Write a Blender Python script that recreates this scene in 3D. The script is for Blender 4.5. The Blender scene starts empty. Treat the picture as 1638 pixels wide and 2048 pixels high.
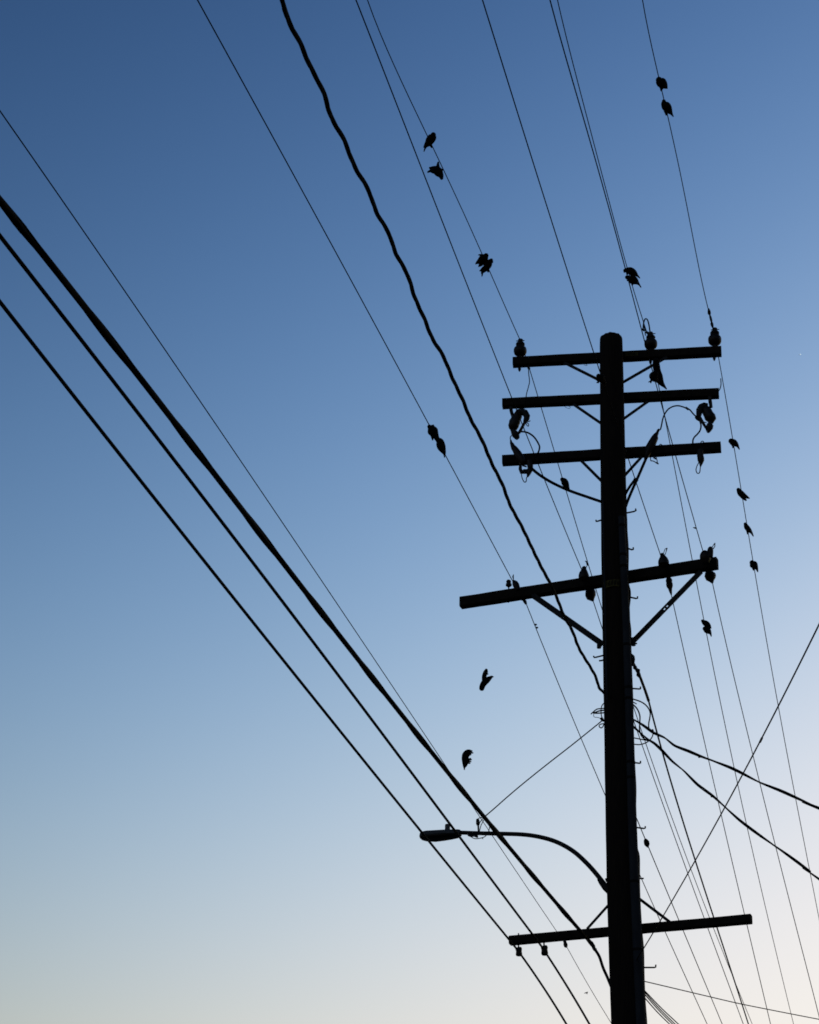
import bpy, math, random
import numpy as np
from mathutils import Vector, Matrix, noise

random.seed(7)
sc = bpy.context.scene
col = sc.collection

# ---------------------------------------------------------------- camera
F = 4100.0                       # focal length in photo pixels (1638 wide): a short telephoto
PITCH, ROLL = math.radians(28.6), math.radians(1.7)
CAM = Vector((0, 0, 1.6))
FWD = Vector((0, math.cos(PITCH), math.sin(PITCH)))
_up0 = Vector((0, -math.sin(PITCH), math.cos(PITCH)))
RT = Vector((1, 0, 0)) * math.cos(ROLL) + _up0 * math.sin(ROLL)
UP = _up0 * math.cos(ROLL) - Vector((1, 0, 0)) * math.sin(ROLL)
cam_data = bpy.data.cameras.new('camera')
cam = bpy.data.objects.new('camera', cam_data)
col.objects.link(cam)
cam_data.sensor_fit = 'HORIZONTAL'
cam_data.sensor_width = 36.0
cam_data.lens = F / 1638 * 36.0
cam_data.clip_start, cam_data.clip_end = 0.1, 20000
mw = Matrix((RT, UP, -FWD)).transposed().to_4x4()
mw.translation = CAM
cam.matrix_world = mw
sc.camera = cam
sc.cycles.filter_width = 1.7

# ---------------------------------------------------------------- dusk sky, sun just on the horizon to the right
SUN_EL, SUN_AZ = math.radians(0.3), math.radians(46)
world = bpy.data.worlds.new('World')
sc.world = world
world.use_nodes = True
wt = world.node_tree
bg = wt.nodes['Background']
sky = wt.nodes.new('ShaderNodeTexSky')
sky.sky_type = 'NISHITA'
sky.sun_disc = False
sky.sun_elevation, sky.sun_rotation = SUN_EL, SUN_AZ
sky.air_density, sky.dust_density, sky.ozone_density = 1.0, 3.0, 1.0
sep = wt.nodes.new('ShaderNodeSeparateColor')
comb = wt.nodes.new('ShaderNodeCombineColor')
wt.links.new(sky.outputs[0], sep.inputs[0])
def wmath(op, a, b=None):
    n = wt.nodes.new('ShaderNodeMath'); n.operation = op
    for i, v in enumerate((a, b)):
        if v is None: continue
        if isinstance(v, (int, float)): n.inputs[i].default_value = v
        else: wt.links.new(v, n.inputs[i])
    return n.outputs[0]
# camera-like response of the whole sky: contrast and white balance with a soft shoulder, the same in every direction
chan = [wmath('MAXIMUM', sep.outputs[i], 1e-4) for i in range(3)]
for i, (p, k) in enumerate((((1.840, 1.175, 1.004), 1.955), ((-.297, 2.093, 1.934), 1.748), ((-1.255, .242, 4.777), 1.836))):
    v = wmath('MULTIPLY', wmath('POWER', chan[0], p[0]), wmath('POWER', chan[1], p[1]))
    v = wmath('MULTIPLY', wmath('MULTIPLY', v, wmath('POWER', chan[2], p[2])), -math.exp(k))
    v = wmath('DIVIDE', wmath('SUBTRACT', 1.0, wmath('EXPONENT', v)), 1.05)
    wt.links.new(v, comb.inputs[i])
wt.links.new(comb.outputs[0], bg.inputs['Color'])
bg.inputs['Strength'].default_value = 0.12
sun_data = bpy.data.lights.new('sun', 'SUN')
sun_data.energy = 0.008
sun_data.angle = math.radians(0.5)
sun_data.color = (1.0, 0.72, 0.5)
sun = bpy.data.objects.new('sun', sun_data)
col.objects.link(sun)
sdir = Vector((math.sin(SUN_AZ) * math.cos(SUN_EL), math.cos(SUN_AZ) * math.cos(SUN_EL), math.sin(SUN_EL)))
sun.rotation_euler = sdir.to_track_quat('Z', 'Y').to_euler()
sun.location = sdir * 60
vs = sc.view_settings
vs.view_transform = 'Standard'
vs.look = 'None'
vs.gamma = 1.0
vs.use_curve_mapping = False
vs.exposure = math.log2(1 / 0.12)

# ---------------------------------------------------------------- placing helpers
def ray(x, y):
    return FWD + RT * ((x - 819) / F) + UP * ((1024 - y) / F)
def at_h(x, y, h):
    d = ray(x, y)
    return CAM + d * ((h - CAM.z) / d.z)
def at_d(x, y, d):
    return CAM + ray(x, y) * d
def depth(p):
    return (p - CAM).dot(FWD)
def m_per_px(p):
    return depth(p) / F
_d = ray(1239.5, 1360)
BASE = Vector((_d.x, _d.y, 0)).normalized() * 20.2
def plane(yaw, off=0.0):
    """vertical plane beside the pole axis; off > 0 lies on the far side"""
    n = Vector((math.sin(math.radians(yaw)), math.cos(math.radians(yaw)), 0))
    o = BASE + n * off
    def f(x, y):
        d = ray(x, y)
        return CAM + d * ((o - CAM).dot(n) / d.dot(n))
    f.n = n
    return f

# ---------------------------------------------------------------- materials
def mat(name, c0, c1, rough=0.8, scale=20, stretch=(1, 1, 1), metal=0.0, bump=0.2, spec=0.3):
    m = bpy.data.materials.new(name)
    m.use_nodes = True
    t = m.node_tree
    b = t.nodes['Principled BSDF']
    tc = t.nodes.new('ShaderNodeTexCoord')
    mp = t.nodes.new('ShaderNodeMapping')
    mp.inputs['Scale'].default_value = stretch
    n = t.nodes.new('ShaderNodeTexNoise')
    n.inputs['Scale'].default_value = scale
    n.inputs['Detail'].default_value = 6
    r = t.nodes.new('ShaderNodeValToRGB')
    r.color_ramp.elements[0].position, r.color_ramp.elements[1].position = 0.3, 0.7
    r.color_ramp.elements[0].color, r.color_ramp.elements[1].color = (*c0, 1), (*c1, 1)
    bp = t.nodes.new('ShaderNodeBump')
    bp.inputs['Strength'].default_value = bump
    bp.inputs['Distance'].default_value = 0.01
    L = t.links.new
    L(tc.outputs['Object'], mp.inputs[0]); L(mp.outputs[0], n.inputs['Vector'])
    L(n.outputs[0], r.inputs[0]); L(r.outputs[0], b.inputs['Base Color'])
    L(n.outputs[0], bp.inputs['Height']); L(bp.outputs[0], b.inputs['Normal'])
    b.inputs['Roughness'].default_value = rough
    b.inputs['Metallic'].default_value = metal
    b.inputs['Specular IOR Level'].default_value = spec
    return m
M = dict(
    pole=mat('creosoted_pine', (.006, .0048, .0042), (.013, .010, .008), .95, 14, (6, 6, .35), bump=.6, spec=.04),
    arm=mat('weathered_crossarm_wood', (.007, .006, .005), (.015, .012, .010), .95, 18, (1, 1, 1), bump=.5, spec=.04),
    steel=mat('tarnished_steel', (.010, .010, .011), (.018, .018, .019), .7, 30, metal=0.0, bump=.15, spec=.1),
    porcelain=mat('brown_glazed_porcelain', (.008, .006, .005), (.013, .009, .008), .5, 12, bump=.05, spec=.12),
    wire=mat('weathered_wire', (.003, .003, .0034), (.006, .006, .0066), .9, 40, bump=.1, spec=.02),
    rubber=mat('black_cable_jacket', (.004, .004, .004), (.008, .008, .0085), .85, 30, bump=.1, spec=.05),
    feather=mat('dark_feathers', (.003, .003, .0035), (.007, .0065, .007), .9, 90, bump=.3, spec=.04),
    lamp=mat('grey_painted_housing', (.030, .034, .040), (.045, .050, .058), .6, 25, bump=.1, spec=.1),
    lens=mat('smoked_lens', (.004, .004, .004), (.006, .006, .006), .35, 8, bump=.02, spec=.1),
    conduit=mat('grey_plastic_conduit', (.012, .014, .018), (.019, .022, .027), .8, 10, (2, 2, .6), bump=.15, spec=.06),
    tag=mat('faded_yellow_tag', (.035, .030, .010), (.060, .052, .018), .8, 60, bump=.1, spec=.05),
    mark=mat('dark_tag_marks', (.004, .004, .004), (.008, .008, .006), .9, 60, bump=.1, spec=.05),
    ground=mat('dark_asphalt_ground', (.020, .020, .021), (.045, .044, .042), .95, .6, bump=.4, spec=.1),
)

# ---------------------------------------------------------------- mesh helpers
class MB:
    def __init__(s): s.v, s.f = [], []
    def tube(s, pts, rad, seg=8, depth_ratio=None, cap=True):
        """round solid along pts with a radius for each point; depth_ratio squashes it along the view"""
        pts = [Vector(p) for p in pts]
        n = len(pts)
        if isinstance(rad, (int, float)): rad = [rad] * n
        if not isinstance(depth_ratio, (list, tuple)): depth_ratio = [depth_ratio] * n
        tang = []
        for i in range(n):
            a, b = pts[max(i - 1, 0)], pts[min(i + 1, n - 1)]
            t = b - a
            if t.length < 1e-7: t = tang[-1] if tang else Vector((0, 0, 1))
            tang.append(t.normalized())
        t0 = tang[0]
        ref = FWD if abs(t0.dot(FWD)) < .9 else UP
        u = (ref - t0 * ref.dot(t0)).normalized()
        b0 = len(s.v)
        for i in range(n):
            t = tang[i]
            u = u - t * u.dot(t)
            u = u.normalized() if u.length > 1e-6 else t.orthogonal().normalized()
            w = t.cross(u)
            q = depth_ratio[i] or 1.0
            for k in range(seg):
                a = 2 * math.pi * k / seg
                s.v.append(pts[i] + u * (rad[i] * q * math.cos(a)) + w * (rad[i] * math.sin(a)))
        for i in range(n - 1):
            for k in range(seg):
                k2 = (k + 1) % seg
                s.f.append((b0 + i * seg + k, b0 + i * seg + k2, b0 + (i + 1) * seg + k2, b0 + (i + 1) * seg + k))
        if cap:
            s.f.append(tuple(b0 + k for k in reversed(range(seg))))
            s.f.append(tuple(b0 + (n - 1) * seg + k for k in range(seg)))
        return s
    def beam(s, A, B, w, h, ch=0.008, up=Vector((0, 0, 1)), nst=1, wob=0.0):
        A, B = Vector(A), Vector(B)
        t = (B - A).normalized()
        u = (up - t * up.dot(t)).normalized()
        n = t.cross(u)
        w, h = w / 2, h / 2
        prof = [(w - ch, -h), (w, -h + ch), (w, h - ch), (w - ch, h), (-w + ch, h), (-w, h - ch), (-w, -h + ch), (-w + ch, -h)]
        b0 = len(s.v)
        for i in range(nst + 1):
            c = A.lerp(B, i / nst)
            for (x, y) in prof:
                d = Vector((0, 0, 0)) if not wob else Vector((random.uniform(-wob, wob), random.uniform(-wob, wob), random.uniform(-wob, wob)))
                s.v.append(c + n * x + u * y + d)
        for i in range(nst):
            for k in range(8):
                k2 = (k + 1) % 8
                s.f.append((b0 + i * 8 + k, b0 + i * 8 + k2, b0 + i * 8 + 8 + k2, b0 + i * 8 + 8 + k))
        s.f.append(tuple(b0 + k for k in reversed(range(8))))
        s.f.append(tuple(b0 + nst * 8 + k for k in range(8)))
        return s
    def build(s, name, m, parent=None, smooth=True):
        me = bpy.data.meshes.new(name)
        me.from_pydata([tuple(v) for v in s.v], [], s.f)
        me.materials.append(M[m])
        if smooth:
            me.polygons.foreach_set('use_smooth', [True] * len(me.polygons))
            try: me.set_sharp_from_angle(angle=math.radians(40))
            except Exception: pass
        me.update()
        o = bpy.data.objects.new(name, me)
        col.objects.link(o)
        if parent is not None:
            o.parent = parent
            if parent.type == 'EMPTY' or parent.location.length > 0:
                o.matrix_parent_inverse = Matrix.Translation(parent_origin(parent)).inverted()
        return o
def parent_origin(p):
    v = Vector((0, 0, 0))
    while p is not None:
        v += p.location; break
    return v
def tag(o, label, cat, group=None):
    o['label'], o['category'] = label, cat
    if group: o['group'] = group
    return o
def thing(name, loc, label, cat, group=None):
    o = bpy.data.objects.new(name, None)
    o.empty_display_size = 0.1
    col.objects.link(o)
    o.location = loc
    return tag(o, label, cat, group)
def px(pl, pts):
    """pixel outline (x, y, radius) in a plane -> points and radii in metres"""
    P = [pl(p[0], p[1]) for p in pts]
    return P, [p[2] * m_per_px(q) for p, q in zip(pts, P)]
def cat_rom(pts, n=6):
    pts = [Vector(p) for p in pts]
    if len(pts) < 3: return pts
    out = []
    q = [pts[0] * 2 - pts[1]] + pts + [pts[-1] * 2 - pts[-2]]
    for i in range(1, len(q) - 2):
        p0, p1, p2, p3 = q[i - 1:i + 3]
        for k in range(n):
            t = k / n
            out.append(0.5 * ((2 * p1) + (p2 - p0) * t + (2 * p0 - 5 * p1 + 4 * p2 - p3) * t * t + (3 * p1 - p0 - 3 * p2 + p3) * t ** 3))
    out.append(pts[-1])
    return out
def pxwire(mb, pl, pts, r, n=5, seg=6):
    """a bent wire through pixel points in a plane; r in pixels"""
    P = [pl(*p) for p in pts]
    return mb.tube(cat_rom(P, n), r * m_per_px(P[0]), seg)

# ---------------------------------------------------------------- the ground (below the frame)
g = MB()
N, S = 24, 3000.0
for j in range(N + 1):
    for i in range(N + 1):
        sx, sy = 2 * i / N - 1, 2 * j / N - 1
        x, y = S * sx * abs(sx), S * sy * abs(sy)
        g.v.append(Vector((x, y, 0.03 * noise.noise(Vector((x * .02, y * .02, 0))) - 0.02)))
for j in range(N):
    for i in range(N):
        a = j * (N + 1) + i
        g.f.append((a, a + 1, a + N + 2, a + N + 1))
ground = g.build('ground', 'ground')
ground['kind'] = 'structure'

# ---------------------------------------------------------------- the utility pole
pole = thing('utility_pole', BASE, 'tall dark wooden utility pole with five crossarms at the right of the frame', 'utility pole')
P0 = plane(0)
PF = plane(0, -0.15)
AXIS = [(676, 1222.3, 21.0), (679, 1222.3, 22.6), (692, 1222.3, 23), (800, 1224, 24.2), (1000, 1227.2, 26), (1240, 1232.5, 28), (1440, 1237, 29.3), (1640, 1242, 31), (1760, 1245.8, 32.6), (1900, 1251.5, 34), (2048, 1257.5, 35.4)]
mb = MB()
cs, rs = [], []
ys = np.concatenate([[676, 679, 692], np.arange(704, 2049, 22)])
for y in ys:
    x = np.interp(y, [a[0] for a in AXIS], [a[1] for a in AXIS])
    r = np.interp(y, [a[0] for a in AXIS], [a[2] for a in AXIS])
    c = P0(x, y)
    cs.append(c); rs.append(r * m_per_px(c))
# remove the parallax of the radius along the axis: lower down to the foot
last, lr = cs[-1], rs[-1]
for z in np.arange(last.z - .5, -0.6, -.5):
    k = (last.z - z)
    cs.append(Vector((last.x + .004 * k, last.y, z))); rs.append(lr + .006 * k)
SEG = 28
for i, (c, r) in enumerate(zip(cs, rs)):
    for k in range(SEG):
        a = 2 * math.pi * k / SEG
        d = Vector((math.cos(a), math.sin(a), 0))
        rr = r * (1 + .018 * noise.noise(Vector((d.x * 2, d.y * 2, c.z * .8))) + .012 * noise.noise(Vector((d.x * 5, d.y * 5, c.z * 3 + 9))))
        if i > 2: rr *= 1 - .05 * max(0, math.cos((a * 7 + c.z * .3)) - .97) / .03 * .3
        mb.v.append(c + d * rr + Vector((0, 0, .012 * noise.noise(Vector((d.x * 3, d.y * 3, 4)))) if i < 2 else (0, 0, 0)))
for i in range(len(cs) - 1):
    for k in range(SEG):
        k2 = (k + 1) % SEG
        mb.f.append((i * SEG + k, (i + 1) * SEG + k, (i + 1) * SEG + k2, i * SEG + k2))
mb.f.append(tuple(range(SEG)))
shaft = mb.build('shaft', 'pole', pole)

# crossarms, each horizontal, bolted to the far face of the pole
ARMS = {1: ((1026, 725), (1443, 703), 9, .090, .115), 2: ((1005, 807.5), (1438, 787), 8.5, .090, .112),
        3: ((1005, 921.5), (1442, 894.5), 10.5, .090, .115), 4: ((922, 1206), (1435, 1126.5), 23, .100, .125),
        5: ((1020, 1881.5), (1503, 1838), 22, .085, .088)}
AP, ARM = {}, {}
for k, (a, b, yaw, w, h) in ARMS.items():
    pl = plane(yaw, .185)
    AP[k] = pl
    m = MB().beam(pl(*a), pl(*b), w, h, .010, nst=14, wob=.0016)
    ARM[k] = m.build('crossarm', 'arm', pole)
def NEAR(k, off):
    return plane(ARMS[k][2], .185 + off)

def flat_brace(name, parent, pl, a, b, wpx, th=.007, holes=()):
    A, B = pl(*a), pl(*b)
    w = wpx * m_per_px(A)
    t = (B - A).normalized()
    n = pl.n
    s = t.cross(n).normalized()
    m = MB()
    if not holes:
        m.beam(A, B, w, th, .0015, up=n)
    else:
        m.beam(A + s * w * .32, B + s * w * .32, w * .36, th, .001, up=n)
        m.beam(A - s * w * .32, B - s * w * .32, w * .36, th, .001, up=n)
        L = (B - A).length
        cuts, hw = [0.0], .011 / L
        for q in holes: cuts += [q - hw, q + hw]
        cuts.append(1.0)
        for i in range(0, len(cuts), 2):
            m.beam(A.lerp(B, cuts[i]), A.lerp(B, cuts[i + 1]), w * .28, th * .96, .001, up=n)
    return m.build(name, 'steel', parent)
for k, a, b, w in ((1, (1128, 725), (1200, 761), 6.4), (1, (1334, 714), (1240, 768), 6.4),
                   (2, (1146, 808), (1204, 848), 6), (2, (1296, 803), (1244, 840), 6),
                   (3, (1162, 921), (1222, 981), 6), (3, (1284, 913), (1222, 981), 6),
                   (5, (1174, 1858), (1226, 1800), 5.5), (5, (1341, 1845), (1270, 1791), 6)):
    flat_brace('brace', ARM[k], NEAR(k, -.055), a, b, w)
flat_brace('brace', ARM[4], NEAR(4, -.062), (1066, 1191), (1206, 1289), 11.5, .012, (.45,))
flat_brace('brace', ARM[4], NEAR(4, -.062), (1402, 1143), (1264, 1285), 11, .012, (.49, .53))
pl4 = NEAR(4, -.062)
for pts in ([(1198, 1284, 4), (1198, 1296, 4.5)], [(1266, 1276, 4.5), (1267, 1291, 4.5)], [(1258, 1287, 2), (1274, 1287, 1.6)],
            [(1064, 1190, 3), (1071, 1197, 2)]):
    MB().tube(*px(pl4, pts)).build('bolt', 'steel', ARM[4])

# pin insulators of the top arm
def pin_insulator(cx, ya, arm, pl, tilt=0, sc_=1.0):
    prof = [(1, 2.6), (-4, 2.6), (-4.2, 6.5), (-5.6, 9.6), (-8, 12), (-11, 13), (-15, 13.1), (-18, 12.2), (-20, 10), (-21, 7.4), (-23, 7.2), (-24.5, 8.9), (-27.5, 8.9), (-29.5, 7), (-31, 4.6), (-32.5, 5.2), (-35.5, 5.0)]
    m = MB().tube(*px(pl, [(cx + tilt * d / -35, ya + d * sc_, r * sc_) for d, r in prof]), seg=16)
    o = m.build('insulator', 'porcelain', arm)
    m = MB().tube(*px(pl, [(cx - 8, ya - 33 * sc_, .9), (cx + 2, ya - 33.6 * sc_, 1.2), (cx + 9, ya - 34 * sc_, .9)]), seg=6)
    m.tube(*px(pl, [(cx + 5, ya - 27 * sc_, 1.8), (cx + 8.5, ya - 26 * sc_, 1.8)]), seg=6)
    m.build('tie_wire', 'wire', arm)
    m = MB().tube(*px(pl, [(cx - 1, ya + 22, 3.4), (cx - 1, ya + 25, 2.6), (cx - 1, ya + 28, 1.2)]), seg=8)
    m.build('pin_nut', 'steel', arm)
pin_insulator(1040, 715, ARM[1], AP[1], 1)
pin_insulator(1302, 701, ARM[1], AP[1], -1)
pin_insulator(1429.5, 693.5, ARM[1], AP[1], 0, 1.02)
# loose wire ends under the arms
for k, pts in ((1, [(1146, 727), (1152, 729.5), (1162, 728), (1172, 728.5), (1174, 731), (1168, 730)]), (2, [(1128, 812), (1134, 816), (1139, 817), (1140.5, 814), (1136, 812)])):
    pxwire(MB(), NEAR(k, -.05), pts, .45).build('loose_wire', 'wire', ARM[k])

# dead-end hardware of the fourth arm
a4 = AP[4]; n4 = NEAR(4, -.16); f4 = NEAR(4, .16)
def hw(name, m, pl, *tubes, arm=4, seg=14):
    b = MB()
    for t in tubes: b.tube(*px(pl, t), seg=seg)
    return b.build(name, m, ARM[arm])
hw('insulator', 'porcelain', a4, [(1017, 1160, 2.5), (1017, 1162, 4.8), (1017.5, 1164, 5), (1017.5, 1166, 4), (1017.5, 1168, 6), (1017.5, 1171, 6.2), (1017.5, 1173, 4)], [(1017.5, 1172, 1.4), (1017.5, 1184, 1.4)])
hw('insulator', 'porcelain', n4, [(1027, 1162, 3), (1030, 1166, 6), (1032, 1170, 6.8), (1034, 1175, 6), (1036, 1180, 5)])
hw('jumper', 'wire', n4, [(1027, 1149, .8), (1026, 1153, 1.7), (1027, 1160, .9), (1024, 1161, .8)], seg=6)
hw('dead_end_clamp', 'steel', f4, [(1040, 1199, 1.6), (1046, 1199, 2.6), (1050, 1203, 3.6), (1052, 1208, 2.2)])
hw('bolt', 'steel', f4, [(1017, 1196, 1.6), (1017, 1205, 1.4)])
hw('disc_insulator', 'porcelain', n4, [(1168.5, 1133, 2.5), (1168.5, 1135, 4.6), (1168, 1138, 4.8), (1168, 1141, 6.4), (1167.5, 1146, 9), (1167.5, 1151, 10.6), (1167.5, 1157, 10.4), (1168, 1161, 6)], seg=18)
hw('jumper', 'wire', n4, [(1172, 1135, .8), (1174.5, 1131, .9), (1173, 1126, .8), (1172, 1122, 1)], [(1170, 1122.5, .9), (1175.5, 1122.5, .9)], [(1176, 1131, .8), (1173.5, 1124, .7)], seg=6)
hw('disc_insulator', 'porcelain', f4, [(1178, 1172, 6), (1179, 1178, 6.4), (1180, 1180, 9), (1181, 1185, 10.6), (1181, 1190, 10.7), (1182, 1195, 9), (1184, 1198, 5.5), (1186, 1202, 2)], seg=18)
hw('disc_insulator', 'porcelain', n4, [(1324, 1107, 3), (1324.5, 1110, 4.4), (1325.5, 1113, 5.6), (1326.5, 1118, 9), (1327, 1123, 11), (1327.5, 1129, 11), (1328, 1134, 6)], seg=18)
hw('jumper', 'wire', n4, [(1326, 1110, .8), (1329, 1101, .8), (1330, 1098, .8), (1334.5, 1096.5, 1)], [(1329, 1112, .8), (1332, 1104, .8), (1334, 1096, 1.4)], seg=6)
hw('strain_insulator', 'porcelain', f4, [(1335.5, 1147, 3.4), (1336.5, 1155, 3.6), (1337.5, 1158, 5.6), (1338, 1161, 6.8), (1338.4, 1165, 6), (1338.8, 1168, 6.8), (1339.5, 1173, 6.4), (1340.3, 1177, 4.2), (1341, 1182, 3.2), (1342.6, 1189, 1.6)], [(1326, 1150, 1.3), (1326, 1157, 1.2)])
hw('disc_insulator', 'porcelain', n4, [(1408, 1103, 5), (1409, 1106, 8.6), (1410, 1110, 10.6), (1410.5, 1114, 11.2), (1411, 1119, 10.6), (1412, 1126, 6)], seg=18)
hw('insulator', 'porcelain', n4, [(1422, 1094, 3), (1421, 1097, 5.2), (1420.5, 1101, 6.2), (1421, 1106, 5.6), (1421, 1114, 5)])
hw('jumper', 'wire', n4, [(1423.5, 1096, .9), (1427, 1090, .9), (1430, 1086, 1)], [(1430, 1086, .9), (1429.6, 1093, 1), (1426, 1098, 1.2)], seg=6)
hw('disc_insulator', 'porcelain', f4, [(1423, 1132, 1.2), (1423, 1142, 1.3), (1421, 1143, 7), (1420.5, 1147, 10.6), (1420.5, 1152, 11.6), (1421.5, 1157, 10), (1423, 1161, 5.6), (1425, 1166, 2)], [(1426.5, 1132, .8), (1425.5, 1146, .8)], seg=18)
# spools of the lowest arm
f5 = NEAR(5, -.02)
hw('spool_insulator', 'porcelain', f5, [(1037, 1890, 1.6), (1037, 1895, 1.6), (1037.5, 1895.5, 5.5), (1037.5, 1898, 6.8), (1037.8, 1903, 5.8), (1038, 1909, 6.8), (1038, 1911.5, 5.5)], arm=5)
hw('bolt', 'steel', f5, [(1037, 1873, 1), (1037, 1866.5, 1.4)], arm=5)
hw('spool_insulator', 'porcelain', f5, [(1088, 1886, 1.6), (1088, 1892, 1.6), (1088.5, 1892.5, 5.8), (1088.7, 1895, 7.2), (1089, 1900, 6.2), (1089.4, 1907, 7.2), (1089.5, 1910, 5.8)], arm=5)
hw('spool_insulator', 'porcelain', f5, [(1129, 1880, 3.4), (1130, 1885, 3.2), (1131, 1889, 4.4), (1132, 1893, 3.6), (1133, 1895, 1.4)], arm=5)

# step bolts, bent up at the end
for side, pts in ((0, [(1248, 1027), (1268, 1023), (1272, 1021), (1271, 1017.5)]), (0, [(1253, 1096), (1264, 1099.5), (1266.5, 1099), (1266.5, 1095)]),
                  (0, [(1256, 1193.5), (1272, 1197), (1275, 1196.5), (1275, 1193)]), (0, [(1258, 1376.5), (1279, 1378), (1281, 1377.5), (1281, 1373.5)]),
                  (0, [(1262, 1524.5), (1279, 1526.5), (1281, 1526), (1281, 1522)]), (0, [(1266, 1654), (1288, 1657), (1290.5, 1656), (1290.5, 1652.5)]),
                  (0, [(1274, 1756.5), (1284, 1757), (1287.5, 1757)]), (0, [(1284, 1935), (1309, 1935), (1311.5, 1934), (1311.5, 1929.5)]),
                  (1, [(1206, 1039), (1195, 1042.5), (1192.5, 1043), (1192, 1040)]), (1, [(1208, 1310.5), (1192, 1314.5), (1188.5, 1315), (1187, 1312)]),
                  (1, [(1210, 1318), (1204, 1321), (1198, 1321.5)])):
    P = [P0(*p) for p in pts]
    MB().tube(P, [1.65 * m_per_px(p) for p in P], 8).build('step_bolt', 'steel', pole)

# grey conduit up the near face with straps, and the bumpy cable beside it
CP = plane(0, -.165)
cxs = [(1030, 1242.5, 6.6), (1140, 1247.5, 7.2), (1240, 1252, 7.5), (1440, 1259, 8.3), (1640, 1264.5, 9), (1760, 1269, 9.5), (1850, 1273, 9.8), (2048, 1282, 10.2)]
def cpt(y):
    return (np.interp(y, [c[0] for c in cxs], [c[1] for c in cxs]), y, np.interp(y, [c[0] for c in cxs], [c[2] for c in cxs]))
conduit = None
cuts = [1034, 1052, 1110, 1133, 1290, 1376, 1398, 1525, 1556, 1764, 1900, 2048]
for i in range(len(cuts) - 1):
    y0, y1 = cuts[i] + (1.2 if i else 0), cuts[i + 1] - 1.2
    seq = [cpt(y) for y in np.linspace(y0, y1, max(2, int((y1 - y0) / 40) + 2))]
    if i == len(cuts) - 2:
        P, R = px(CP, seq)
        z = P[-1].z
        while z > -.2:
            z -= 1.0
            P.append(Vector((P[-1].x + .006, P[-1].y, z))); R.append(R[-1])
        m = MB().tube(P, R, 14)
    else:
        m = MB().tube(*px(CP, seq), seg=14)
    o = m.build('conduit', 'conduit', pole)
    if i:
        c = cpt(cuts[i])
        MB().tube(*px(CP, [(c[0], c[1] - 2.2, c[2] + .9), (c[0], c[1] + 2.2, c[2] + .9)]), seg=14).build('strap', 'rubber', pole)
edge = [(1250, 985), (1251, 1000), (1253, 1020), (1254.5, 1040), (1255, 1062), (1257, 1090), (1257.5, 1115), (1257, 1140), (1257.5, 1165), (1261.5, 1183), (1261, 1200), (1258.5, 1222), (1260, 1240), (1262.5, 1262), (1262.5, 1290), (1264, 1340), (1266, 1390), (1267, 1440), (1268.5, 1500), (1270.5, 1540), (1272.5, 1580), (1271.5, 1640), (1274, 1690), (1279, 1712), (1279.5, 1740), (1279.5, 1770), (1281, 1810), (1284, 1860), (1287.5, 1900), (1288.5, 1950), (1290.5, 2000), (1293.5, 2040), (1295, 2070)]
m = MB()
pxwire(m, P0, [(x - 4, y) for x, y in edge], 4.2, 4, 8)
P = m.v[-8:]
c = sum(P, Vector()) / 8
m.tube([c, Vector((c.x + .02, c.y, 3)), Vector((c.x + .04, c.y, 0))], .021, 8)
m.build('riser_cable', 'rubber', pole)
# small line of cable down the left edge of the near face
m = MB(); pxwire(m, plane(0, -.12), [(1206, 1000), (1207.5, 1100), (1210, 1200), (1212, 1300), (1214, 1400)], 1.6, 4, 6)
m.build('ground_wire', 'conduit', pole)

# faded tags with illegible marks
def tag_plate(name, pl, x0, x1, y0, y1, slope, parent, bars):
    m = MB()
    A, B = pl(x0, (y0 + y1) / 2), pl(x1, (y0 + y1) / 2 + slope)
    m.beam(A, B, .004, (y1 - y0) * m_per_px(A), .001, up=Vector((0, 0, 1)))
    o = m.build(name, 'tag', parent)
    for (t, w, lean) in bars:
        c = A.lerp(B, t) - pl.n * .003
        h = (y1 - y0) * .34 * m_per_px(A)
        MB().beam(c + Vector((-lean * .01, 0, -h)), c + Vector((lean * .01, 0, h)), w, .003, .0005, up=pl.n).build('mark', 'mark', o)
tag_plate('tag', plane(9, .185 - .0475), 1250, 1276, 704.5, 713.5, -1.5, ARM[1], ((.3, .008, 0), (.42, .008, .4), (.55, .012, -.4), (.7, .016, 0), (.85, .008, .6)))
for i in range(5):                                       # curved tag wrapped round the pole as five short leaves
    x0, x1 = 1208 + i * 6.2, 1208 + (i + 1) * 6.2 - .3
    offs = [-.10, -.125, -.142, -.15, -.153, -.153]
    y = [1172, 1168.5, 1166.5, 1165.5, 1165.5, 1166]
    A, B = plane(0, offs[i] - .01)(x0, y[i]), plane(0, offs[i + 1] - .01)(x1, y[i + 1])
    o = MB().beam(A, B, .003, .085, .001).build('tag', 'tag', pole)
    for t, w in ((.3, .006), (.72, .009)):
        c = A.lerp(B, t) + Vector((0, -.004, 0))
        MB().beam(c - Vector((.003, 0, .028)), c + Vector((.004, 0, .028)), w, .003, .0005, up=FWD).build('mark', 'mark', o)

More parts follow.
